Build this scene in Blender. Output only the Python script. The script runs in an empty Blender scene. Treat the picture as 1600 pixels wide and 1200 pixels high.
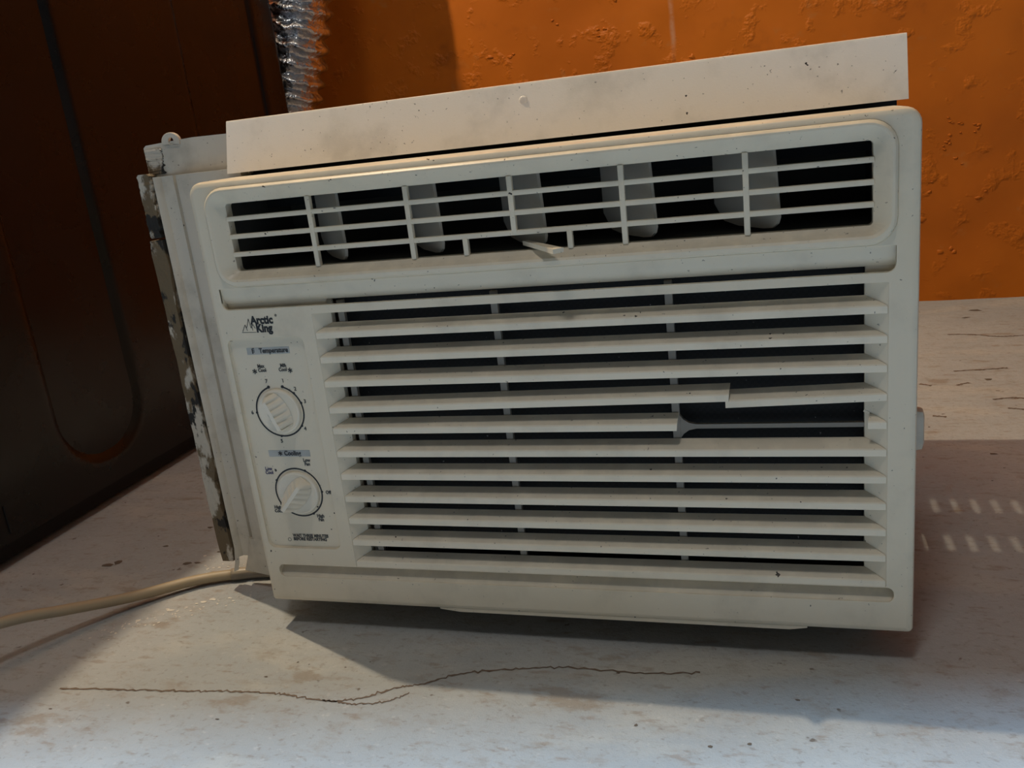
import bpy, bmesh, math, random
from mathutils import Vector, Matrix, noise
random.seed(7)
S = bpy.context.scene
COL = S.collection
# ------------------------------------------------------------------ camera
RX, RY, RZ = (0.95622, 0.27106, -0.11072), (-0.02538, -0.29962, -0.95372), (-0.29170, 0.91472, -0.27962)
cam = bpy.data.cameras.new('camera'); cam.sensor_width = 36.0; cam.lens = 1375.0 / 1600.0 * 36.0
cam.clip_start = 0.01
co = bpy.data.objects.new('camera', cam); COL.objects.link(co)
X, Y, Z = Vector(RX).normalized(), -Vector(RY), -Vector(RZ)
Z = Z.normalized(); Y = (Y - X * Y.dot(X)).normalized(); Z = X.cross(Y)
m = Matrix((X, Y, Z)).transposed().to_4x4(); m.translation = Vector((0.3504, -0.4819, 0.3250)); co.matrix_world = m
S.camera = co
# ------------------------------------------------------------------ light
w = bpy.data.worlds.new('room_air'); S.world = w; w.use_nodes = True
w.node_tree.nodes['Background'].inputs[0].default_value = (0.86, 0.92, 1.0, 1)
w.node_tree.nodes['Background'].inputs[1].default_value = 0.075
def point_light(name, loc, power, col, radius):
    l = bpy.data.lights.new(name, 'POINT'); l.energy = power; l.color = col; l.shadow_soft_size = radius
    o = bpy.data.objects.new(name, l); o.location = loc; COL.objects.link(o); return o
point_light('warm_bulb', (-0.47, 0.222, 1.65), 62.0, (1.0, 0.82, 0.58), 0.011)
al = bpy.data.lights.new('ceiling_light', 'AREA'); al.shape = 'DISK'; al.size = 0.24; al.energy = 5.2; al.color = (1.0, 0.97, 0.92)
ao = bpy.data.objects.new('ceiling_light', al); ao.location = (0.20, -0.62, 1.95); COL.objects.link(ao)
# cool daylight falling through the opening beyond the ceiling edge, onto the front of the floor
sl = bpy.data.lights.new('daylight', 'SUN'); sl.energy = 4.6; sl.color = (0.40, 0.68, 1.0); sl.angle = math.radians(3.4)
so = bpy.data.objects.new('daylight', sl); so.location = (.2, -1.5, 4); so.rotation_euler = (math.radians(14), 0, 0); COL.objects.link(so)
S.view_settings.view_transform = 'Standard'; S.view_settings.look = 'None'; S.view_settings.gamma = 1.0
S.view_settings.use_curve_mapping = False; S.view_settings.exposure = 0.0

# ------------------------------------------------------------------ materials
def mat_base(name):
    mt = bpy.data.materials.new(name); mt.use_nodes = True
    nt = mt.node_tree; b = nt.nodes['Principled BSDF']
    return mt, nt, b
def N(nt, t, **kw):
    n = nt.nodes.new(t)
    for k, v in kw.items():
        if k.startswith('_'): setattr(n, k[1:], v)
        else: n.inputs[k].default_value = v
    return n
def L(nt, a, b): nt.links.new(a, b)
def coord(nt, scale=(1, 1, 1), loc=(0, 0, 0)):
    tc = nt.nodes.new('ShaderNodeTexCoord'); mp = nt.nodes.new('ShaderNodeMapping')
    mp.inputs['Scale'].default_value = scale; mp.inputs['Location'].default_value = loc
    L(nt, tc.outputs['Object'], mp.inputs[0]); return mp.outputs[0]
def noise_mask(nt, vec, scale, lo, hi, detail=5, rough=0.6):
    n = N(nt, 'ShaderNodeTexNoise', Scale=scale, Detail=detail, Roughness=rough); L(nt, vec, n.inputs['Vector'])
    r = N(nt, 'ShaderNodeMapRange'); r.inputs[1].default_value = lo; r.inputs[2].default_value = hi
    r.interpolation_type = 'SMOOTHSTEP'
    L(nt, n.outputs[0], r.inputs[0]); return r.outputs[0]
def mul(nt, a, k):
    m_ = N(nt, 'ShaderNodeMath'); m_.operation = 'MULTIPLY'; L(nt, a, m_.inputs[0])
    if isinstance(k, (int, float)): m_.inputs[1].default_value = k
    else: L(nt, k, m_.inputs[1])
    return m_.outputs[0]
def mix(nt, fac, a, b):
    x = nt.nodes.new('ShaderNodeMix'); x.data_type = 'RGBA'
    if isinstance(fac, (int, float)): x.inputs[0].default_value = fac
    else: L(nt, fac, x.inputs[0])
    for s, v in ((6, a), (7, b)):
        if isinstance(v, tuple): x.inputs[s].default_value = (*v, 1)
        else: L(nt, v, x.inputs[s])
    return x.outputs[2]
def math_(op, a, k):
    q = N(nt, 'ShaderNodeMath'); q.operation = op
    if isinstance(a, (int, float)): q.inputs[0].default_value = a
    else: L(nt, a, q.inputs[0])
    if isinstance(k, (int, float)): q.inputs[1].default_value = k
    else: L(nt, k, q.inputs[1])
    return q.outputs[0]
def bump(nt, b, h, strength, dist):
    bp = N(nt, 'ShaderNodeBump', Strength=strength, Distance=dist); L(nt, h, bp.inputs['Height']); L(nt, bp.outputs[0], b.inputs['Normal'])

def plain(name, col, rough=0.5, metal=0.0):
    mt, nt, b = mat_base(name); b.inputs['Base Color'].default_value = (*col, 1)
    b.inputs['Roughness'].default_value = rough; b.inputs['Metallic'].default_value = metal
    v = coord(nt); c = mix(nt, noise_mask(nt, v, 40, .35, .7), col, tuple(x * .82 for x in col)); L(nt, c, b.inputs['Base Color'])
    return mt
def plastic(name, col, rough=0.38, dirt=(0.30, 0.26, 0.20), stain=.25, speck=True, dust=.5):
    mt, nt, b = mat_base(name); v = coord(nt)
    c = mix(nt, mul(nt, noise_mask(nt, v, 26, .45, .75), stain), col, dirt)
    c = mix(nt, mul(nt, noise_mask(nt, v, 7, .42, .7), .22), c, (col[0] * .93, col[1] * .88, col[2] * .74))
    if dust:
        g = nt.nodes.new('ShaderNodeNewGeometry'); sx = nt.nodes.new('ShaderNodeSeparateXYZ'); L(nt, g.outputs['True Normal'], sx.inputs[0])
        r = N(nt, 'ShaderNodeMapRange'); r.inputs[1].default_value = .35; r.inputs[2].default_value = .8; L(nt, sx.outputs[2], r.inputs[0])
        c = mix(nt, mul(nt, mul(nt, r.outputs[0], noise_mask(nt, v, 55, .25, .6)), dust), c, (0.50, 0.44, 0.35))
    if speck:
        c = mix(nt, noise_mask(nt, v, 210, .735, .765, 2), c, (0.03, 0.025, 0.02))
        c = mix(nt, mul(nt, noise_mask(nt, v, 420, .70, .74, 2), .7), c, (0.10, 0.08, 0.06))
    L(nt, c, b.inputs['Base Color']); b.inputs['Roughness'].default_value = rough
    b.inputs['Specular IOR Level'].default_value = .4
    n = N(nt, 'ShaderNodeTexNoise', Scale=900.0); L(nt, v, n.inputs['Vector']); bump(nt, b, n.outputs[0], .12, .0004)
    return mt
M = {}
M['panel'] = plastic('aged_white_plastic', (0.80, 0.700, 0.535))
M['slat'] = plastic('slat_plastic', (0.88, 0.780, 0.610), dust=.35)
M['ctrl'] = plastic('control_plastic', (0.80, 0.705, 0.545), stain=.12, dust=0)
M['knob'] = plastic('knob_plastic', (0.88, 0.80, 0.66), rough=.28, stain=.1, speck=False, dust=0)
M['rail'] = plastic('white_coated_steel', (0.92, 0.84, 0.74), rough=.34, stain=.3)
M['frame'] = plastic('side_frame_plastic', (0.64, 0.58, 0.48), stain=.55)
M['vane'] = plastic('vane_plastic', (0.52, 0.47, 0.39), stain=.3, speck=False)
M['rib'] = plastic('rib_plastic', (0.27, 0.235, 0.19), stain=.5, speck=False)
M['cord'] = plastic('cord_vinyl', (0.40, 0.32, 0.21), rough=.45, stain=.35, speck=False, dust=0)
M['cabinet'] = plain('cabinet_steel', (0.50, 0.48, 0.43), .5)
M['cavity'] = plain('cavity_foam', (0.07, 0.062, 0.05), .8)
M['ink'] = plain('black_ink', (0.012, 0.012, 0.014), .5)
M['ink2'] = plain('grey_ink', (0.05, 0.05, 0.05), .5)
M['ink3'] = plain('violet_ink', (0.09, 0.08, 0.16), .5)
M['band'] = plain('grey_band_ink', (0.50, 0.50, 0.47), .5)
# filter
mt, nt, b = mat_base('black_filter_mesh'); v = coord(nt)
ch = N(nt, 'ShaderNodeTexChecker', Scale=500.0); L(nt, v, ch.inputs[0])
c = mix(nt, ch.outputs[1], (0.004, 0.004, 0.004), (0.007, 0.007, 0.007))
c = mix(nt, noise_mask(nt, v, 330, .70, .75, 3), c, (0.22, 0.22, 0.22))
L(nt, c, b.inputs['Base Color']); b.inputs['Roughness'].default_value = .8; M['filter'] = mt
# weather strip
mt, nt, b = mat_base('worn_foam_strip'); v = coord(nt, (1, 1, .5))
c = mix(nt, noise_mask(nt, v, 70, .46, .54), (0.55, 0.49, 0.40), (0.16, 0.115, 0.065))
c = mix(nt, noise_mask(nt, coord(nt, (1, 1, .5), (3, 1, 2)), 60, .53, .57), c, (0.022, 0.020, 0.017))
L(nt, c, b.inputs['Base Color']); b.inputs['Roughness'].default_value = .9
n = N(nt, 'ShaderNodeTexNoise', Scale=250.0); L(nt, v, n.inputs['Vector']); bump(nt, b, n.outputs[0], .8, .002); M['strip'] = mt
# painted orange wall
mt, nt, b = mat_base('orange_painted_masonry'); v = coord(nt)
c = mix(nt, noise_mask(nt, v, 3.2, .3, .7), (0.60, 0.160, 0.010), (0.47, 0.118, 0.007))
c = mix(nt, mul(nt, noise_mask(nt, v, 34, .60, .76), .5), c, (0.48, 0.19, 0.05))
c = mix(nt, mul(nt, noise_mask(nt, v, 11, .62, .75), .4), c, (0.20, 0.055, 0.008))
# a pale drip of paint running down the wall
sp = nt.nodes.new('ShaderNodeSeparateXYZ'); L(nt, v, sp.inputs[0])
wob = N(nt, 'ShaderNodeTexNoise', Scale=9.0); L(nt, v, wob.inputs['Vector'])
dx = math_('ABSOLUTE', math_('SUBTRACT', math_('ADD', sp.outputs[0], math_('MULTIPLY', wob.outputs[0], .012)), .2135), 0)
dr = N(nt, 'ShaderNodeMapRange'); dr.inputs[1].default_value = .005; dr.inputs[2].default_value = .001; L(nt, dx, dr.inputs[0])
hz = N(nt, 'ShaderNodeMapRange'); hz.inputs[1].default_value = .39; hz.inputs[2].default_value = .44; L(nt, sp.outputs[2], hz.inputs[0])
c = mix(nt, mul(nt, mul(nt, mul(nt, dr.outputs[0], hz.outputs[0]), noise_mask(nt, v, 40, .3, .7)), .5), c, (0.62, 0.45, 0.33))
L(nt, c, b.inputs['Base Color']); b.inputs['Roughness'].default_value = .5; b.inputs['Specular IOR Level'].default_value = .22
h1 = noise_mask(nt, v, 24, .54, .72, 4); h2 = N(nt, 'ShaderNodeTexNoise', Scale=6.0, Detail=8.0); L(nt, v, h2.inputs['Vector'])
ad = N(nt, 'ShaderNodeMath'); ad.operation = 'ADD'; L(nt, h1, ad.inputs[0]); L(nt, mul(nt, h2.outputs[0], 1.2), ad.inputs[1])
bump(nt, b, ad.outputs[0], .45, .004); M['wall'] = mt
# painted concrete floor
mt, nt, b = mat_base('worn_painted_concrete'); v = coord(nt); vs = coord(nt, (.35, 1, 1))
c = mix(nt, noise_mask(nt, v, 5, .38, .62), (0.435, 0.45, 0.45), (0.375, 0.39, 0.395))
c = mix(nt, mul(nt, noise_mask(nt, vs, 14, .52, .66), .4), c, (0.56, 0.53, 0.46))
c = mix(nt, mul(nt, noise_mask(nt, coord(nt, (.6, 1, 1), (1, 7, 0)), 75, .5, .7, 8, .7), .5), c, (0.30, 0.25, 0.20))
c = mix(nt, mul(nt, noise_mask(nt, coord(nt, (.5, 1, 1), (5, 2, 0)), 30, .60, .68), .6), c, (0.27, 0.21, 0.15))
c = mix(nt, mul(nt, noise_mask(nt, vs, 120, .58, .70, 4), .55), c, (0.27, 0.21, 0.16))
c = mix(nt, mul(nt, noise_mask(nt, v, 60, .69, .74, 3), .85), c, (0.13, 0.10, 0.075))
L(nt, c, b.inputs['Base Color']); b.inputs['Roughness'].default_value = .62
c = mix(nt, mul(nt, noise_mask(nt, coord(nt, (.7, 1, 1), (4, 4, 0)), 260, .55, .72, 4), .55), c, (0.24, 0.20, 0.165))
c = mix(nt, mul(nt, noise_mask(nt, coord(nt, (.7, 1, 1), (8, 1, 0)), 210, .60, .74, 4), .4), c, (0.62, 0.60, 0.56)); L(nt, c, b.inputs['Base Color'])
h = N(nt, 'ShaderNodeTexNoise', Scale=110.0, Detail=8.0, Roughness=.7); L(nt, v, h.inputs['Vector'])
bump(nt, b, h.outputs[0], .55, .004); M['floor'] = mt
M['crack'] = plain('crack_dirt', (0.16, 0.115, 0.085), .9)
M['pit'] = plain('pit_dirt', (0.13, 0.10, 0.075), .9)
M['flake'] = plain('white_paint_flake', (0.72, 0.68, 0.60), .6)
# dryer enamel
mt, nt, b = mat_base('dark_brown_enamel'); v = coord(nt)
c = mix(nt, noise_mask(nt, v, 6, .35, .7), (0.010, 0.006, 0.005), (0.006, 0.005, 0.004))
b.inputs['Specular IOR Level'].default_value = .34
L(nt, c, b.inputs['Base Color']); rr = N(nt, 'ShaderNodeMapRange'); rr.inputs[3].default_value = .20; rr.inputs[4].default_value = .34
L(nt, noise_mask(nt, v, 14, .3, .7), rr.inputs[0]); L(nt, rr.outputs[0], b.inputs['Roughness']); M['dryer'] = mt
M['dark'] = plain('black_base', (0.006, 0.006, 0.006), .8)
# foil
mt, nt, b = mat_base('crinkled_foil'); v = coord(nt)
b.inputs['Base Color'].default_value = (0.62, 0.62, 0.63, 1); b.inputs['Metallic'].default_value = 1; b.inputs['Roughness'].default_value = .24
n = N(nt, 'ShaderNodeTexNoise', Scale=70.0, Detail=4.0); L(nt, v, n.inputs['Vector']); bump(nt, b, n.outputs[0], .9, .006); M['foil'] = mt

# ------------------------------------------------------------------ helpers
def link(name, me, mat, parent=None, label=None, smooth=False, **props):
    o = bpy.data.objects.new(name, me); COL.objects.link(o)
    if mat is not None and not me.materials: me.materials.append(M[mat])
    if smooth:
        for p in me.polygons: p.use_smooth = True
    if parent is not None:
        o.parent = parent; o.matrix_parent_inverse = Matrix.Translation(parent.location).inverted()
    if label: o['label'] = label
    for k, v_ in props.items(): o[k] = v_
    return o
def obj(name, bm, mat, parent=None, smooth=False, **kw):
    me = bpy.data.meshes.new(name); bmesh.ops.recalc_face_normals(bm, faces=bm.faces); bm.to_mesh(me); bm.free()
    return link(name, me, mat, parent, smooth=smooth, **kw)
def smooth_by_angle(o, ang=35):
    for p in o.data.polygons: p.use_smooth = True
    o.data.set_sharp_from_angle(angle=math.radians(ang))
def box(bm, x0, x1, y0, y1, z0, z1, bev=0.0, rot=None, piv=None):
    r = bmesh.ops.create_cube(bm, size=1.0); vs = r['verts']
    bmesh.ops.scale(bm, vec=(x1 - x0, y1 - y0, z1 - z0), verts=vs)
    bmesh.ops.translate(bm, vec=((x0 + x1) / 2, (y0 + y1) / 2, (z0 + z1) / 2), verts=vs)
    if rot is not None: bmesh.ops.rotate(bm, cent=piv, matrix=rot, verts=vs)
    if bev > 0:
        es = list({e for v_ in vs for e in v_.link_edges})
        bmesh.ops.bevel(bm, geom=es, offset=bev, segments=2, affect='EDGES', profile=.6)
def rrect(x0, x1, z0, z1, r, n=6, rb=None):
    pts = []; q = r if rb is None else rb
    for cx, cz, a0, r in ((x1 - r, z1 - r, 0, r), (x0 + r, z1 - r, 90, r), (x0 + q, z0 + q, 180, q), (x1 - q, z0 + q, 270, q)):
        for i in range(n + 1):
            a = math.radians(a0 + 90 * i / n); pts.append((cx + r * math.cos(a), cz + r * math.sin(a)))
    return pts
def loft(bm, loops, cap_first=False, cap_last=False, closed=True):
    rows = [[bm.verts.new(p) for p in lp] for lp in loops]
    n = len(rows[0])
    for a, b_ in zip(rows, rows[1:]):
        for i in range(n if closed else n - 1):
            j = (i + 1) % n; bm.faces.new((a[i], a[j], b_[j], b_[i]))
    if cap_first: bm.faces.new(rows[0])
    if cap_last: bm.faces.new(rows[-1])
    return rows
def plate2d(outer, holes, y, depth, bev=.0004):
    """a flat plate in the xz plane with holes, front face at y, via a filled 2D curve"""
    cu = bpy.data.curves.new('tmp', 'CURVE'); cu.dimensions = '2D'; cu.fill_mode = 'BOTH'
    for lp in [outer] + holes:
        s = cu.splines.new('POLY'); s.points.add(len(lp) - 1); s.use_cyclic_u = True
        for p, (x, z) in zip(s.points, lp): p.co = (x, z, 0, 1)
    cu.extrude = depth / 2 - bev; cu.bevel_depth = bev; cu.bevel_resolution = 1; cu.offset = -bev
    o = bpy.data.objects.new('tmp', cu); COL.objects.link(o); bpy.context.view_layer.update()
    me = bpy.data.meshes.new_from_object(o.evaluated_get(bpy.context.evaluated_depsgraph_get()))
    bpy.data.objects.remove(o); bpy.data.curves.remove(cu)
    me.transform(Matrix.Translation((0, y + depth / 2, 0)) @ Matrix.Rotation(math.radians(90), 4, 'X')); me.materials.clear()
    return me
def lettering(body, x, z, size, y, parent, mat='ink', align='LEFT', bold=0.0, sx=1.0, name='lettering', shear=0.0, rot=0.0, spacing=1.0):
    cu = bpy.data.curves.new('tmp', 'FONT'); cu.body = body; cu.size = size; cu.align_x = align; cu.align_y = 'CENTER'
    cu.offset = bold; cu.extrude = 0.00008; cu.shear = shear; cu.resolution_u = 3; cu.space_line = .82; cu.space_character = spacing
    o = bpy.data.objects.new('tmp', cu); COL.objects.link(o); bpy.context.view_layer.update()
    me = bpy.data.meshes.new_from_object(o.evaluated_get(bpy.context.evaluated_depsgraph_get()))
    bpy.data.objects.remove(o); bpy.data.curves.remove(cu); me.materials.clear()
    me.transform(Matrix.Translation((x, y - .0001, z)) @ Matrix.Rotation(math.radians(90), 4, 'X') @ Matrix.Rotation(rot, 4, 'Z') @ Matrix.Diagonal((sx, 1, 1, 1)))
    return link(name, me, mat, parent)
def tube(bm, pts, rad, n=12, caps=True):
    pts = [Vector(p) for p in pts]; loops = []; up = Vector((0, 0, 1))
    for i, p in enumerate(pts):
        t = (pts[min(i + 1, len(pts) - 1)] - pts[max(i - 1, 0)]).normalized()
        s = t.cross(up).normalized(); u = s.cross(t); r = rad(i) if callable(rad) else rad
        loops.append([p + (s * math.cos(2 * math.pi * k / n) + u * math.sin(2 * math.pi * k / n)) * r for k in range(n)])
    loft(bm, loops, caps, caps)
def spline(pts, per=10):
    P = [Vector(p) for p in pts]; out = []
    P = [P[0] * 2 - P[1]] + P + [P[-1] * 2 - P[-2]]
    for i in range(1, len(P) - 2):
        a, b_, c_, d = P[i - 1:i + 3]
        for k in range(per):
            t = k / per
            out.append(.5 * ((2 * b_) + (c_ - a) * t + (2 * a - 5 * b_ + 4 * c_ - d) * t * t + (3 * b_ - a - 3 * c_ + d) * t ** 3))
    out.append(P[-2]); return out
def empty(name, loc, label, cat, group=None):
    o = bpy.data.objects.new(name, None); o.location = loc; o.empty_display_size = .05; COL.objects.link(o)
    o['label'] = label; o['category'] = cat
    if group: o['group'] = group
    return o

# ------------------------------------------------------------------ setting
YW = 0.956
bm = bmesh.new(); box(bm, -1.8, 2.2, -2.4, YW + .1, -.1, 0)
floor = obj('floor', bm, 'floor', kind='structure', label='worn pale painted concrete floor with pits and a long crack')
# wall: a gridded slab with gentle real unevenness
bm = bmesh.new(); nx, nz = 200, 110; x0, x1, z0, z1 = -1.8, 2.2, -.02, 2.3
grid = []
for j in range(nz + 1):
    row = []
    for i in range(nx + 1):
        x = x0 + (x1 - x0) * i / nx; z = z0 + (z1 - z0) * (j / nz) ** 1.6
        y = YW - .006 * noise.noise(Vector((x * 5, z * 5, 1.3))) - .003 * noise.noise(Vector((x * 16, z * 16, 4.1)))
        row.append(bm.verts.new((x, y, z)))
    grid.append(row)
for j in range(nz):
    for i in range(nx): bm.faces.new((grid[j][i], grid[j][i + 1], grid[j + 1][i + 1], grid[j + 1][i]))
rim = grid[0] + [r[-1] for r in grid[1:]] + grid[-1][-2::-1] + [r[0] for r in grid[-2:0:-1]]
back = [bm.verts.new((v_.co.x, YW + .1, v_.co.z)) for v_ in rim]
for i in range(len(rim)):
    j = (i + 1) % len(rim); bm.faces.new((rim[i], rim[j], back[j], back[i]))
bm.faces.new(back)
wall = obj('wall_back', bm, 'wall', smooth=True, kind='structure', label='rough orange painted masonry wall behind the air conditioner')
bm = bmesh.new(); loft(bm, [[(x, y, z) for x, y in ((-1.8, -.99), (2.2, -.35), (2.2, YW + .1), (-1.8, YW + .1))] for z in (2.25, 2.35)], True, True); obj('ceiling', bm, 'cabinet', kind='structure', label='plain low ceiling over the unit, ending in front of it')
# raised paint blisters and scrapes on the wall
def blister(cx, cz, r, sd):
    """a ragged raised crust of old paint"""
    rnd = random.Random(sd); bm = bmesh.new()
    for q in range(rnd.randint(2, 4)):
        ox = cx + rnd.gauss(0, r * .6); oz = cz + rnd.gauss(0, r * .5); rr_ = r * rnd.uniform(.22, .5); n = 9; ph = rnd.random() * 6; e = rnd.uniform(.4, .9)
        jag = [rnd.uniform(.45, 1.2) for _ in range(n)]; yb = YW - .006 * noise.noise(Vector((ox * 5, oz * 5, 1.3))) - .003 * noise.noise(Vector((ox * 16, oz * 16, 4.1)))
        loft(bm, [[(ox + rr_ * f * jag[i] * math.cos(ph + 2 * math.pi * i / n), yb - d, oz + e * rr_ * f * jag[i] * math.sin(ph + 2 * math.pi * i / n)) for i in range(n)] for f, d in ((1.15, -.001), (.9, .0006), (.35, .0013))], False, True)
    return obj('paint_crust', bm, 'wall', wall, smooth=True)
for k, (cx, cz, r) in enumerate(((.53, .268, .012), (.545, .262, .009), (.536, .25, .010), (.53, .243, .006), (.592, .262, .007), (.605, .255, .008), (.590, .236, .010), (.580, .225, .008), (.527, .218, .006), (.535, .213, .007),
                  (.515, .30, .008), (.50, .303, .007), (.53, .16, .014), (.55, .13, .014), (.575, .17, .010), (.60, .20, .010), (.64, .15, .014), (.10, .45, .010), (.02, .47, .012), (-.06, .43, .014), (.13, .50, .012), (.245, .39, .018), (.55, .09, .016), (.60, .075, .016), (.63, .25, .010))):
    blister(cx, cz, r, k)

# floor crack: a dirt-filled jagged fissure
def fissure(pts, w0):
    bm = bmesh.new(); P = spline([(x, y, 0) for x, y in pts], 14); a = []; b_ = []
    for i, p in enumerate(P):
        t = (P[min(i + 1, len(P) - 1)] - P[max(i - 1, 0)]).normalized(); s = Vector((-t.y, t.x, 0))
        q = p + s * (.0022 * noise.noise(Vector((i * .9, 2, 3))) + .0015 * noise.noise(Vector((i * 2.7, 8, 3))))
        ww = w0 * (.35 + .9 * abs(noise.noise(Vector((i * .55, 7, w0 * 900)))))
        a.append(bm.verts.new((q.x + s.x * ww, q.y + s.y * ww, .00025))); b_.append(bm.verts.new((q.x - s.x * ww, q.y - s.y * ww, .00025)))
    for i in range(len(P) - 1): bm.faces.new((a[i], a[i + 1], b_[i + 1], b_[i]))
    return obj('crack', bm, 'crack', floor)
fissure([(-.115, -.087), (-.064, -.0822), (-.0267, -.0789), (0, -.0756), (.027, -.0736), (.05, -.0734), (.078, -.0756), (.0977, -.0712), (.1177, -.0579), (.1326, -.0522), (.1536, -.0391), (.185, -.0308), (.2166, -.0251), (.2645, -.0254), (.30, -.021)], .0013)
fissure([(.075, -.0752), (.0959, -.0764), (.1153, -.0721), (.1279, -.0617)], .0010)
for pl in ([(.562, .751), (.591, .746), (.618, .732), (.647, .733)], [(.541, .585), (.568, .588), (.598, .592)], [(.535, .532), (.549, .54)], [(.560, .481), (.581, .485), (.60, .478)], [(.568, .453), (.582, .448)], [(.496, .433), (.508, .429)], [(.499, .54), (.510, .532)]):
    fissure(pl, .0032)
# pits and flakes lying too thick to count
def scatter(name, mat, spots, z):
    bm = bmesh.new()
    for x, y, r in spots:
        n = 7; ph = random.random() * 6; e = random.uniform(.45, 1)
        c0 = bm.verts.new((x, y, z + r * .12)); ring = []
        for i in range(n):
            a = ph + 2 * math.pi * i / n; rr_ = r * random.uniform(.6, 1.15)
            ring.append(bm.verts.new((x + rr_ * math.cos(a), y + e * rr_ * math.sin(a), z)))
        for i in range(n): bm.faces.new((c0, ring[i], ring[(i + 1) % n]))
    o = obj(name, bm, mat, floor); o['kind'] = 'stuff'; return o
sp_ = []
for k in range(160):
    x = random.uniform(-.30, .9); y = random.uniform(-.2, .9)
    if 0 < x < .42 and 0 < y < .36: continue
    sp_.append((x, y, random.choice((.0006, .0008, .001, .0014))))
for x, y, r in ((-.2135, .075, .006), (-.206, .08, .004), (-.137, .083, .005), (-.128, .085, .004), (-.16, .15, .0035), (-.17, .19, .003), (-.12, .105, .003), (-.18, .112, .0035), (-.14, .2, .004), (.62, .88, .009), (.60, .84, .006), (.53, .33, .004), (.68, .62, .007), (.57, .55, .005), (.60, .50, .004), (.31, -.085, .002), (.33, -.08, .0015), (.355, -.04, .0018)):
    sp_.append((x, y, r))
scatter('floor_pits', 'pit', sp_, .0002)
sp_ = []
for k in range(90):
    t = random.random(); x = -.14 + .09 * t + random.gauss(0, .006); y = -.03 + .07 * t + random.gauss(0, .004)
    sp_.append((x, y, random.choice((.0005, .0008, .0012))))
for k in range(70): sp_.append((random.uniform(-.13, -.05), random.uniform(.065, .11), random.choice((.0005, .0009, .0016))))
for x, y, r in ((-.075, .030, .003), (-.081, .026, .003), (-.085, .023, .0022), (-.062, .033, .002), (-.10, .012, .003), (-.104, .013, .0022), (-.118, -.004, .002)): sp_.append((x, y, r))
scatter('paint_flakes', 'flake', sp_, .0003)

# ------------------------------------------------------------------ air conditioner
W, H, h = 0.42, 0.292, 0.021
AC = empty('window_air_conditioner', (W / 2, .15, 0), 'dirty white window air conditioner with two knobs and a broken louver slat', 'air conditioner')
def P3(lp, y): return [(x, y, z + h) for x, z in lp]
# --- front panel
LX0, LX1, LZ0, LZ1 = .0715, .405, .0300, .2060       # louver recess at the front plane
outer = rrect(.0036, W - .0036, .0036, H - .0036, .0050, 6, .0008)
hole_bezel = rrect(.0105, .4090, .2255, .2878, .014)
hole_groove = rrect(.0085, .4085, .2112, .2249, .0004, 6, .0045)
hole_ctrl = rrect(.0065, .0622, .0422, .1922, .0055)
hole_louv = rrect(LX0, LX1, LZ0, LZ1, .0004, 1)
hole_bot = rrect(.0108, .4092, .0200, .0292, .004)
me = plate2d(outer, [hole_bezel, hole_groove, hole_ctrl, hole_louv, hole_bot], 0, .002, .0003)
me.transform(Matrix.Translation((0, 0, h)))
bm = bmesh.new(); bm.from_mesh(me); bpy.data.meshes.remove(me)
def outl(ins): return rrect(ins, W - ins, ins, H - ins, max(.0086 - ins, .001), 6, max(.0032 - ins, .0006))
loft(bm, [P3(outl(.002), .044), P3(outl(.0), .044), P3(outl(.0), .0042), P3(outl(.0003), .0024), P3(outl(.0010), .0010), P3(outl(.0022), .0002), P3(outl(.0040), .0)])
# bezel frame around the air outlet
def bz(dx0, dx1, dz0, dz1, r, y): return P3(rrect(dx0, dx1, dz0, dz1, r), y)
loft(bm, [bz(.0100, .4095, .2250, .2883, .0145, .0030), bz(.0106, .4089, .2256, .2877, .014, -.0006), bz(.0112, .4083, .2262, .2871, .0135, -.0020), bz(.0122, .4073, .2270, .2862, .0126, -.0028), bz(.0136, .4060, .2292, .2852, .0112, -.0029),
          bz(.0152, .4044, .2306, .2840, .0098, -.0020), bz(.0190, .4006, .2328, .2802, .0062, .0022), bz(.0215, .3985, .2345, .2778, .0028, .0040), bz(.0222, .3978, .2350, .2774, .0022, .0046), bz(.0222, .3978, .2350, .2774, .0022, .0110)])
# channel under the bezel: sloping back to a dark slot
def ext(bm, prof, xa, xb):
    loft(bm, [[(xa, y, z + h) for y, z in prof], [(xb, y, z + h) for y, z in prof]], closed=False)
ext(bm, [(.0016, .2252), (.0020, .2212), (.0032, .2178), (.0056, .2140), (.0064, .2137), (.016, .2150)], .0085, .4085)
ext(bm, [(.0, .2112), (.0024, .2112)], .0085, .4085)
for a, b_ in ((.006, .0800), (.3945, .411)): ext(bm, [(.001, .2108), (.0060, .2108), (.0060, .2150)], a, b_)
for xe in (.0085, .4085):
    bm.faces.new([bm.verts.new((xe, y, z + h)) for y, z in ((.0003, .2252), (.0016, .2252), (.0032, .2178), (.0060, .2138), (.0060, .2110), (.0003, .2110))])
# channel under the louvers, running out forward
ext(bm, [(.0015, .0292), (.0085, .0292), (.0080, .0275), (.0046, .0242), (.0015, .0212), (.0003, .0196)], .0108, .4092)
for xe in (.0108, .4092):
    bm.faces.new([bm.verts.new((xe, y, z + h)) for y, z in ((.001, .0292), (.0085, .0292), (.0080, .0275), (.0046, .0242), (.0015, .0212))])
# control recess rim
loft(bm, [P3(rrect(.0062, .0625, .0419, .1925, .0058), .0012), P3(rrect(.0066, .0621, .0423, .1921, .0054), .0016), P3(rrect(.0072, .0615, .0429, .1915, .0048), .0034)])
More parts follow.
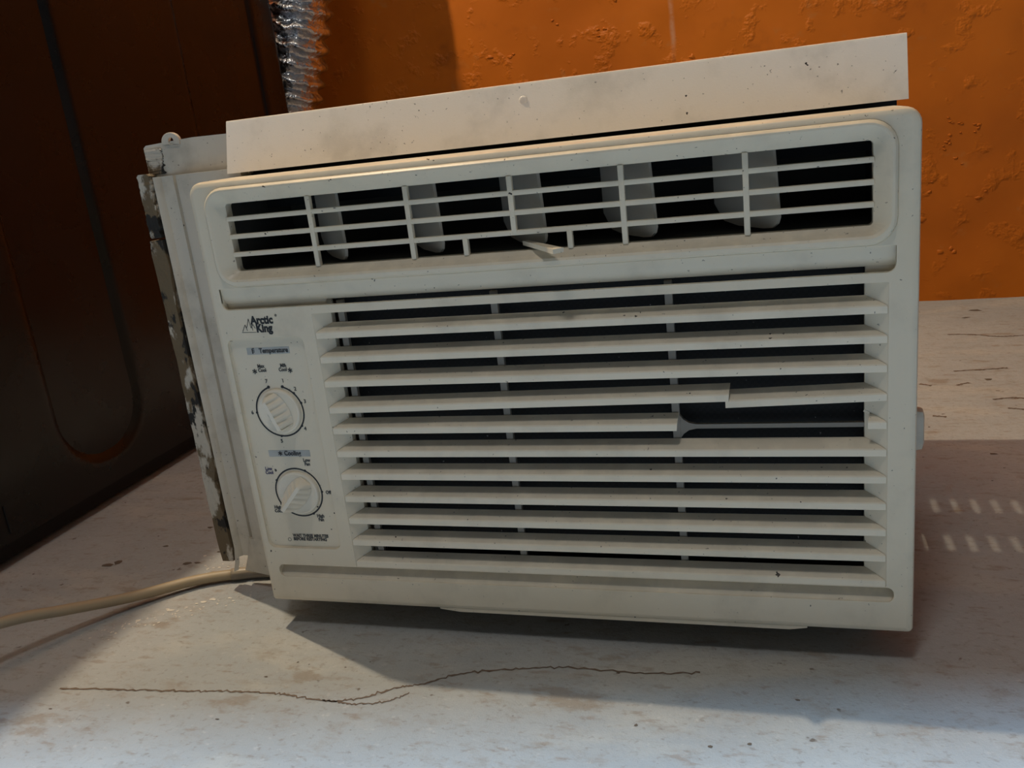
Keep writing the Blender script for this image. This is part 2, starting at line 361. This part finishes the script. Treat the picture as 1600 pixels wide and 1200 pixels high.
# louver recess: sloping cheeks, straight top and bottom
for xa, xb in ((LX0, .0805), (LX1, .3942)):
    loft(bm, [[(xa, .0002, LZ0 + h), (xa, .0002, LZ1 + h)], [(xb, .0082, LZ0 + h), (xb, .0082, LZ1 + h)], [(xb, .0125, LZ0 + h), (xb, .0125, LZ1 + h)]], closed=False)
for z in (LZ0, LZ1): loft(bm, [[(LX0, .001, z + h), (LX1, .001, z + h)], [(LX0, .004, z + h), (LX1, .004, z + h)]], closed=False)
# low lip along the bottom
loft(bm, [[(x, y, h + z) for y, z in ((.0008, .001), (.0008, -.0016 * k), (.003, -.0016 * k), (.003, .001))] for x, k in ((.128, 0), (.142, 1), (.352, 1), (.362, 0))])
# inner baffle closing the panel from behind, left of and under the louvers
box(bm, .003, .0800, .0128, .0140, h + .003, h + .228); box(bm, .3948, .417, .0128, .0140, h + .003, h + .228)
box(bm, .0800, .3948, .0128, .0140, h + .003, h + .0295)
panel = obj('front_panel', bm, 'panel', AC); smooth_by_angle(panel, 28)

# --- louver slats
PROF = [(.0, -.0005), (.0005, .0003), (.0040, .0024), (.0080, .0044), (.0084, .0032), (.0018, -.0008), (.0016, -.0042), (.0002, -.0042), (.0, -.0040)]
def slat(k, xa, xb, tiltz=0.0, pivot=None, dz=0.0, cuta=False, cutb=False, name='slat'):
    zr = .1938 - .016 * k + h; bm = bmesh.new(); loops = []
    nseg = 10
    for i in range(nseg + 1):
        f = i / nseg; lp = []
        for y, z in PROF:
            a = xa + (0 if cuta else 1.12 * y + .0004) + (.25 * y * (1 if cuta else 0)); b_ = xb - (0 if cutb else 1.32 * y + .0004) + (.12 * (z + .004) if cutb else 0)
            x = a + (b_ - a) * f
            zz = z + dz + (tiltz * (x - pivot) if pivot is not None else 0)
            lp.append((x, y + .0001, zr + zz))
        loops.append(lp)
    loft(bm, loops, True, True)
    return obj(name, bm, 'slat', AC)
for k in range(11):
    if k == 3:
        slat(k, LX0, .3222, tiltz=.012, pivot=.22, dz=.0, cutb=True).data
        slat(k, .3205, LX1, tiltz=.030, pivot=LX1, cuta=True)
    elif k == 4:
        slat(k, LX0, .2924, cutb=True)
        slat(k, .3952, LX1, cuta=True, name='slat_stub')
    else: slat(k, LX0, LX1)
# ribs behind the slats
for xr in (.0872, .1885, .2915):
    bm = bmesh.new(); box(bm, xr - .0022, xr + .0022, .0088, .0120, h + .030, h + .212, .0004); obj('rib', bm, 'rib', AC)
bm = bmesh.new()
loft(bm, [[(x, y, h + z) for y, z in ((.0092, .1237 - e), (.0092, .1263 + e), (.0118, .1263 + e), (.0118, .1237 - e))] for x, e in ((.2935, .006), (.2955, .0032), (.2985, .0010), (.303, .0), (.3945, .0))], True, True)
obj('cross_rib', bm, 'rib', AC)
bm = bmesh.new(); box(bm, .0800, .3948, .0185, .0215, h + .029, h + .216); obj('filter_mesh', bm, 'filter', AC)

# --- air outlet: bars, vanes, lever, cavity
def bar(x0, x1, z0, z1, dy=0):
    bm = bmesh.new(); box(bm, x0, x1, .0034 + dy, .0072 + dy, h + z0, h + z1, .0007); o = obj('grille_bar', bm, 'panel', AC); smooth_by_angle(o, 40); return o
for zc in (.2680, .2569, .2457): bar(.0216, .3984, zc - .0015, zc + .0015)
for xv in (.0800, .1440, .2705, .3357): bar(xv - .0016, xv + .0016, .2347, .2776, -.0003)
bar(.2074 - .0016, .2074 + .0016, .2450, .2776, -.0003)
for xv in (.1772, .2394): bar(xv - .0016, xv + .0016, .2347, .2450, -.0003)
A_V = math.radians(43)
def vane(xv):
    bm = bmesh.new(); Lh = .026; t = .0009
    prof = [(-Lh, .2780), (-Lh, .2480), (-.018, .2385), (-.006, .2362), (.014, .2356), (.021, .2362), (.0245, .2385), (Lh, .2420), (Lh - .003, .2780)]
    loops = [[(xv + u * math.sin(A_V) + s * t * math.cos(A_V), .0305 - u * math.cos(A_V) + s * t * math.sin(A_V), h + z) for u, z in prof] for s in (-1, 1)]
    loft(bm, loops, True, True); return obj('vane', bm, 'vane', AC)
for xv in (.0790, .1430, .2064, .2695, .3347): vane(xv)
bm = bmesh.new()
st, en = Vector((.2105, .0130, h + .2385)), Vector((.2362, -.0135, h + .2362)); u = (en - st).normalized(); s = Vector((-u.y, u.x, 0)).normalized()
loft(bm, [[st.lerp(en, d) + s * a + Vector((0, 0, c_)) for a, c_ in ((-wd, -.0013), (wd, -.0013), (wd, .0013), (-wd, .0013))] for d, wd in ((0, .0016), (.4, .0022), (1, .0034))], True, True)
obj('vane_lever', bm, 'panel', AC)
bm = bmesh.new()
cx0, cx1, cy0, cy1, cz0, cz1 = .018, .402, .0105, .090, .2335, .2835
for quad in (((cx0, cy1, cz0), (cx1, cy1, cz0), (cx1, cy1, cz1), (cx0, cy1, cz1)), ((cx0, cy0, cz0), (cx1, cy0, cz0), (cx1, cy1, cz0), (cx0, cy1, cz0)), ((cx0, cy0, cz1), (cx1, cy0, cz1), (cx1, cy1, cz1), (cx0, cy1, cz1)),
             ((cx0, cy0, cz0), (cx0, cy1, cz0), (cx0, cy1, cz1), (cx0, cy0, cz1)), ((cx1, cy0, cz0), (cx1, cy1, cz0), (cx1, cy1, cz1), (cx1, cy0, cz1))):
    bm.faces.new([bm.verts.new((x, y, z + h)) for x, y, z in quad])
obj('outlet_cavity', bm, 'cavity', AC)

# --- control panel, print, knobs
CY = .0026
bm = bmesh.new(); box(bm, .0068, .0619, CY, CY + .001, h + .0425, h + .1919); ctrl = obj('control_panel', bm, 'ctrl', AC)
def flat(name, lp, y, mat, parent):
    bm = bmesh.new(); loft(bm, [P3(lp, y), P3(lp, y + .0004)], True, False); return obj(name, bm, mat, parent)
flat('print_band', [(.0183, .1806), (.0497, .1806), (.0497, .1852), (.0183, .1852)], CY - .00012, 'band', ctrl)
flat('print_band', [(.0193, .1093), (.0505, .1093), (.0505, .1139), (.0193, .1139)], CY - .00012, 'band', ctrl)
CT = CY - .00012
lettering('Temperature', .0275, h + .1829, .0046, CT - .0002, ctrl, 'ink2', bold=.00010, sx=.86)
lettering('Cooling', .0312, h + .1116, .0046, CT - .0002, ctrl, 'ink2', bold=.00010, sx=.86)
# thermometer mark and snowflake mark
bm = bmesh.new(); box(bm, .0222, .0228, CT - .0003, CT, h + .1812, h + .1846)
for dz in (.0, .0012, .0024): box(bm, .0228, .0240, CT - .0003, CT, h + .1822 + dz, h + .1826 + dz)
obj('thermometer_mark', bm, 'ink2', ctrl)
def star(cx, cz, r, name='snowflake_mark'):
    bm = bmesh.new()
    for k in range(3): box(bm, cx - r, cx + r, CT - .0003, CT, h + cz - r * .16, h + cz + r * .16, 0, Matrix.Rotation(math.radians(60 * k + 30), 3, 'Y'), (cx, CT, h + cz))
    return obj(name, bm, 'ink2', ctrl)
star(.0282, .1116, .0016); star(.0212, .1692, .0017); star(.0474, .1692, .0017)
def disc(name, cx, cz, r, y, mat, parent, n=16):
    return flat(name, [(cx + r * math.cos(2 * math.pi * i / n), cz + r * math.sin(2 * math.pi * i / n)) for i in range(n)], y, mat, parent)
lettering('Max\nCool', .0238, h + .1712, .0034, CT, ctrl, 'ink2', bold=.00009, sx=.88)
lettering('Min\nCool', .0452, h + .1712, .0034, CT, ctrl, 'ink2', align='RIGHT', bold=.00009, sx=.88)
K1 = (.0342, .1414); K2 = (.0365, .0832); RK = .0174
def ring(c_, r, a0, a1, wd, name='dial_ring'):
    bm = bmesh.new(); n = 56; a = []; b_ = []
    for i in range(n + 1):
        t = math.radians(a0 + (a1 - a0) * i / n)
        a.append((c_[0] + (r - wd) * math.cos(t), CT, h + c_[1] + (r - wd) * math.sin(t))); b_.append((c_[0] + (r + wd) * math.cos(t), CT, h + c_[1] + (r + wd) * math.sin(t)))
    loft(bm, [a, b_], closed=False); return obj(name, bm, 'ink', ctrl)
ring(K1, RK, -253, 73, .00055); ring(K2, RK, -128, 212, .00055)
def tick(c_, ang, size=.0009):
    t = math.radians(ang); disc('dial_tick', c_[0] + (RK + .0002) * math.cos(t), c_[1] + (RK + .0002) * math.sin(t), size, CT - .0001, 'ink', ctrl, 8)
for ang, s_, dx, dz in ((73, '1', .0014, .0042), (44, '2', .0018, .003), (18, '3', .0032, .001), (-36, '4', .0022, -.0022), (-98, '5', -.0006, -.0038), (-178, '6', -.0036, .0), (107, '7', -.0008, .0042)):
    tick(K1, ang, .0011 if s_ in '17' else .0009); t = math.radians(ang)
    lettering(s_, K1[0] + RK * math.cos(t) + dx, h + K1[1] + RK * math.sin(t) + dz, .0036, CT, ctrl, 'ink2', align='CENTER', bold=.00005)
for ang in (64, 2, -62, 150, -150): tick(K2, ang)
for s_, x, z in (('Low\nFan', .0470, .1052), ('Off', .0588, .0834), ('High\nFan', .0497, .0645), ('High\nCool', .0180, .0705)):
    lettering(s_, x, h + z, .0034, CT, ctrl, 'ink2', align='CENTER', bold=.00009, sx=.88)
lettering('Low\nCool', .0168, h + .0990, .0034, CT, ctrl, 'ink3', align='CENTER', bold=.00009, sx=.88)
lettering('WAIT THREE MINUTES\nBEFORE RESTARTING', .0254, h + .0494, .0032, CT, ctrl, 'ink2', bold=.00010, sx=.84)
ring((.0222, .0476), .0012, 0, 360, .00016, 'clock_mark')
def knob(c_, ang, flip):
    bm = bmesh.new(); n = 40
    def cir(r, y): return [(c_[0] + r * math.cos(2 * math.pi * i / n), y, h + c_[1] + r * math.sin(2 * math.pi * i / n)) for i in range(n)]
    loft(bm, [cir(.0156, CY), cir(.0156, CY - .0012), cir(.0151, CY - .0021), cir(.0140, CY - .0025), cir(.0122, CY - .0019), cir(.0040, CY - .0017)], False, True)
    kb = obj('knob', bm, 'knob', AC); smooth_by_angle(kb, 35)
    # finger grip: a ridge across the dial, flanks scalloped with ribs
    bm = bmesh.new(); ca, sa = math.cos(ang), math.sin(ang)
    def pt(u_, v_, y): return (c_[0] + u_ * ca - v_ * sa, y, h + c_[1] + u_ * sa + v_ * ca)
    loops = []
    nn = 49
    for i in range(nn):
        u_ = -.0126 + (.0252 + flip) * i / (nn - 1); e = abs(u_ - flip / 2) / (.0126 + flip / 2)
        hgt = .0095 * (1 - max(0, (e - .78) / .22) ** 2 * .55); wb = .0082 * math.sqrt(max(.05, 1 - e ** 2 * .72)); wt = .0021
        rib_ = .0016 * max(0, math.sin((u_ + .0120) / .0240 * math.pi * 2 * 5)) if e < .87 else 0
        loops.append([pt(u_, -wb, CY - .002), pt(u_, -(wb * .62 + wt * .38) + rib_, CY - .002 - hgt * .40), pt(u_, -wt + rib_ * .8, CY - .002 - hgt * .86), pt(u_, -wt * .6, CY - .002 - hgt), pt(u_, wt * .6, CY - .002 - hgt), pt(u_, wt - rib_ * .8, CY - .002 - hgt * .86), pt(u_, (wb * .62 + wt * .38) - rib_, CY - .002 - hgt * .40), pt(u_, wb, CY - .002)])
    loft(bm, loops, True, True, closed=False)
    g = obj('grip', bm, 'knob', kb); g.parent = kb; g.matrix_parent_inverse = Matrix.Identity(4); smooth_by_angle(g, 40)
    return kb
def fix_parent(o, par):
    o.parent = par; o.matrix_parent_inverse = Matrix.Identity(4)
knob(K1, math.radians(112), 0.0); knob(K2, math.radians(228), .0022)
for o in ctrl.children: fix_parent(o, ctrl)
# maker's mark on the panel
lettering('Arctic', .0272, h + .2036, .0072, 0, AC, 'ink', bold=.00034, sx=.88, name='logo_lettering', spacing=1.02)
lettering('King', .0302, h + .1982, .0072, 0, AC, 'ink', bold=.00034, sx=.88, name='logo_lettering', spacing=1.02)
lettering('®', .0452, h + .2062, .0022, 0, AC, 'ink2', name='logo_lettering')
bm = bmesh.new(); pts = [(.0200, .1968), (.0226, .2012), (.0232, .1990), (.0240, .2003), (.0258, .2050), (.0266, .1988), (.0284, .2012), (.0296, .1985)]
def stroke(bm, a, b_, wd):
    d = Vector((b_[0] - a[0], b_[1] - a[1])); nrm = Vector((-d.y, d.x)).normalized() * wd
    bm.faces.new([bm.verts.new((x, -.00012, z + h)) for x, z in ((a[0] + nrm.x, a[1] + nrm.y), (b_[0] + nrm.x, b_[1] + nrm.y), (b_[0] - nrm.x, b_[1] - nrm.y), (a[0] - nrm.x, a[1] - nrm.y))])
for a, b_ in zip(pts, pts[1:]): stroke(bm, a, b_, .00022)
stroke(bm, (.0192, .1962), (.0300, .1960), .00016); stroke(bm, (.0228, .2004), (.0236, .1972), .0002); stroke(bm, (.0270, .2020), (.0276, .1972), .0002)
obj('logo_mountains', bm, 'ink2', AC)

# --- top rail
bm = bmesh.new(); RYb, RYt = .0465, .0565
prof = [(RYb, .3155), (RYt, .3478), (RYt + .0004, .3488), (RYt + .0014, .3492), (RYt + .012, .3492), (RYt + .012, .3480), (RYt + .0016, .3480), (RYb + .0016, .3167), (.080, .3167), (.080, .3155)]
loft(bm, [[(x, y, z) for y, z in prof] for x in (.0005, .4192)], True, True)
rail = obj('top_rail', bm, 'rail', AC)
bm = bmesh.new(); n = 14; c0 = (.2072, .3389)
loft(bm, [[(c0[0] + r * math.cos(2 * math.pi * i / n), RYb + (c0[1] - .3155) / .0323 * .0100 - d, c0[1] + r * math.sin(2 * math.pi * i / n)) for i in range(n)] for r, d in ((.0028, -.0004), (.0025, .0003), (.0016, .0006))], False, True)
o = obj('rivet', bm, 'rail', rail, smooth=True); fix_parent(o, rail)

# --- cabinet behind the panel, with real vent slots in its top and right side
CX0, CX1, CB0, CB1, CZ1 = .014, .406, .044, .338, .3150
slots = []
for yc in (.2205, .1690):
    for k in range(11):
        xs = .262 + .0118 * k
        slots.append([(xs, yc - .0095), (xs + .0026, yc - .0095), (xs + .0026, yc + .0095), (xs, yc + .0095)])
me = plate2d([(CX0, .066), (CX1, .066), (CX1, CB1), (CX0, CB1)], slots, 0, .0012, .0001)   # built in xz, laid flat below
me.transform(Matrix(((1, 0, 0, 0), (0, 0, 1, 0), (0, -1, 0, CZ1), (0, 0, 0, 1))))
bm = bmesh.new(); bm.from_mesh(me); bpy.data.meshes.remove(me)
me = plate2d([(CB0, .004), (CB1, .004), (CB1, CZ1), (.066, CZ1), (.066, .310), (CB0, .310)], [[(.130, a), (.256, a), (.256, a + .036), (.130, a + .036)] for a in (.045, .085, .125, .165)], 0, .0012, .0001)
me.transform(Matrix(((0, 1, 0, CX1 - .0012), (1, 0, 0, 0), (0, 0, 1, 0), (0, 0, 0, 1))))
bm.from_mesh(me); bpy.data.meshes.remove(me)
box(bm, CX0, CX0 + .0012, CB0, .066, .004, .310); box(bm, CX0, CX0 + .0012, .066, CB1, .004, CZ1); box(bm, CX0, CX1, CB0, CB1, .0, .006); box(bm, CX0, CX1, CB1 - .0012, CB1, .004, CZ1)
box(bm, CX0, CX1, .0905, .0917, .004, CZ1)
obj('cabinet', bm, 'cabinet', AC)
bm = bmesh.new(); box(bm, .003, .4150, .0600, .0650, .290, .3172); obj('gap_shade_strip', bm, 'dark', AC)  # added black strip standing in for the shade in the gap under the rail
# right-hand clip peeping out past the panel edge
bm = bmesh.new(); box(bm, .405, .4300, .040, .052, .117, .143, .0048); obj('side_clip', bm, 'frame', AC)

# --- left side frame
bm = bmesh.new(); FZ0, FZ1 = .0165, .3225
prof = [(-.0620, .0525), (-.0612, .0500), (-.0590, .0510), (-.0570, .0535), (-.0500, .0540), (-.0462, .0525), (-.0448, .0500), (-.0438, .0525), (-.0428, .0545), (-.0418, .0490), (-.0390, .0475), (-.020, .0475), (.010, .0475), (.010, .060), (-.062, .060)]
loft(bm, [[(x, y, z) for x, y in prof] for z in (FZ0 + .010, FZ1 - .004)], True, True)
# head piece
loft(bm, [[(x, y, z) for x, z in ((-.0680, .3165), (.012, .3140), (.012, .3412), (-.0280, .3418), (-.0660, .3400), (-.0682, .3384))] for y in (.0565, .0640)], True, True)
# foot flares
loft(bm, [[(-.0660, .0560, .0150), (-.0642, .0475, .0150), (-.0600, .0480, .0165)], [(-.0640, .0560, .022), (-.0622, .0485, .022), (-.0590, .0500, .022)], [(-.0620, .0560, .034), (-.0612, .0500, .034), (-.0590, .0520, .032)]], True, True)
loft(bm, [[(-.0560, .0510, .0150), (-.0300, .0470, .0130), (.005, .0470, .0130), (.005, .0580, .0130), (-.0560, .0580, .0150)], [(-.0515, .0510, .026), (-.0440, .0470, .026), (.005, .0470, .026), (.005, .0580, .026), (-.0515, .0580, .026)], [(-.0465, .0505, .044), (-.0430, .0475, .044), (.005, .0475, .044), (.005, .0580, .044), (-.0465, .0580, .044)]], True, True)
frame = obj('side_frame', bm, 'frame', AC); smooth_by_angle(frame, 30)
# eyelet on top of the head piece
me = plate2d([(-.0448 + .0072 * math.cos(math.radians(a)), .3405 + .0062 * math.sin(math.radians(a))) for a in range(-20, 201, 12)],
             [[(-.0444 + .0021 * math.cos(math.radians(a)), .3410 + .0026 * math.sin(math.radians(a))) for a in range(0, 360, 30)]], .0555, .0030, .0003)
o = link('eyelet', me, 'frame', frame); fix_parent(o, frame)
def strip(z0, z1, x0, x1, sd, dy=0):
    bm = bmesh.new(); n = 26; rnd = random.Random(sd); loops = []
    for i in range(n + 1):
        z = z0 + (z1 - z0) * i / n; a = x0 + rnd.uniform(-.0004, .0004); b_ = x1 + rnd.uniform(-.0012, .0012)
        e = .0012 if i in (0, n) else 0
        loops.append([(a + e, .0495, z), (a + e, .0480 + rnd.uniform(-.0004, .0004), z), (b_ - e, .0482 + rnd.uniform(-.0004, .0004), z), (b_ - e, .0560, z), (a + e, .0560, z)])
    loops = [[(x, y + dy, z) for x, y, z in lp] for lp in loops]; loft(bm, loops, True, True); o = obj('foam_strip', bm, 'strip', frame); fix_parent(o, frame); return o
strip(.2772, .3212, -.0722, -.0630, 1); strip(.0240, .2755, -.0738, -.0628, 2); strip(.3200, .3376, -.0672, -.0545, 5, .0076)

# --- power cord
cp = [(-.012, .072, .0050), (-.0517, .0665, .0050), (-.0780, .0585, .0055), (-.1040, .0450, .0062), (-.1360, .0120, .0095), (-.1590, -.0240, .0195), (-.1790, -.0625, .0310), (-.2050, -.125, .040), (-.260, -.23, .033), (-.36, -.36, .012), (-.50, -.46, .005), (-.70, -.52, .005)]
bm = bmesh.new(); tube(bm, spline(cp, 12), .0042, 12); cord = obj('power_cord', bm, 'cord', AC, smooth=True, label='beige power cord trailing from under the left corner')
bm = bmesh.new(); tube(bm, spline([(-.006, .0725, .0052), (-.0517, .0665, .0052), (-.0755, .0592, .0056)], 8), .0049, 12); o = obj('cord_sleeve', bm, 'rib', cord, smooth=True); fix_parent(o, cord)

# ------------------------------------------------------------------ dryer
DX, DB, DF, DH = -.305, .695, -.02, .885
DR = empty('clothes_dryer', (DX - .34, .34, 0), 'tall dark brown glossy clothes dryer beside the air conditioner', 'dryer')
bm = bmesh.new(); nz, ny = 150, 150; rows = []
def sd(y, z, y0, y1, z0, z1, r):
    qx = abs(y - (y0 + y1) / 2) - (y1 - y0) / 2 + r; qz = abs(z - (z0 + z1) / 2) - (z1 - z0) / 2 + r
    return math.hypot(max(qx, 0), max(qz, 0)) + min(max(qx, qz), 0) - r
def sstep(t): t = max(0, min(1, t)); return t * t * (3 - 2 * t)
for j in range(nz + 1):
    z = .022 + (DH - .022) * (j / nz); row = []
    for i in range(ny + 1):
        y = DF + (DB - DF) * i / ny
        d = .0085 * sstep((-sd(y, z, .148, .272, .046, .80, .058)) / .016) + .006 * sstep((-sd(y, z, .462, .64, .046, .80, .05)) / .014)
        e = min(y - DF, DB - y, DH - z); d += .006 * (1 - sstep(e / .010))
        row.append((DX - d, y, z))
    rows.append(row)
loft(bm, rows, closed=False)
skin = obj('side_panel', bm, 'dryer', DR, smooth=True)
bm = bmesh.new(); box(bm, -.985, DX - .0050, DF, DB, .022, DH, .004); obj('body', bm, 'dryer', DR)
bm = bmesh.new(); box(bm, -.97, DX - .012, DF + .02, DB - .02, .004, .024); obj('base', bm, 'dark', DR)
for x in (-.94, DX - .05):
    for y in (DF + .06, DB - .06):
        bm = bmesh.new(); n = 12
        loft(bm, [[(x + r * math.cos(2 * math.pi * i / n), y + r * math.sin(2 * math.pi * i / n), z) for i in range(n)] for r, z in ((.018, 0), (.018, .004), (.008, .006), (.008, .012))], True, True); obj('foot', bm, 'dark', DR)
bm = bmesh.new(); box(bm, -.985, DX - .003, DB - .13, DB - .01, DH - .002, 1.06, .012); obj('control_console', bm, 'dryer', DR)
bm = bmesh.new(); box(bm, DX - .001, DX + .0012, .0705, .0728, .030, .056, .0004); obj('edge_seam', bm, 'dark', DR)

# ------------------------------------------------------------------ foil duct
path = spline([(-.55, .762, .20), (-.43, .760, .26), (-.365, .756, .335), (-.335, .757, .42), (-.305, .757, .51), (-.288, .757, .60), (-.285, .757, .75), (-.285, .757, 1.3)], 40)
bm = bmesh.new(); acc = 0; rad = []
for i, p in enumerate(path):
    if i: acc += (p - path[i - 1]).length
    rad.append(.0465 + .0050 * math.sin(acc / .0235 * 2 * math.pi))
loops = []
for i, p in enumerate(path):
    t = (path[min(i + 1, len(path) - 1)] - path[max(i - 1, 0)]).normalized(); s = t.cross(Vector((0, 1, 0))).normalized(); u = s.cross(t); n = 40; lp = []
    for k in range(n):
        a = 2 * math.pi * k / n; d = s * math.cos(a) + u * math.sin(a); q = p + d * rad[i]
        lp.append(q + d * .0022 * noise.noise(q * 75) + t * .0045 * noise.noise(Vector((k * .5, i * .05, 1))))
    loops.append(lp)
loft(bm, loops, True, True)
duct = obj('foil_duct', bm, 'foil', smooth=True, label='crinkled silver foil vent duct rising behind the dark dryer', category='duct')
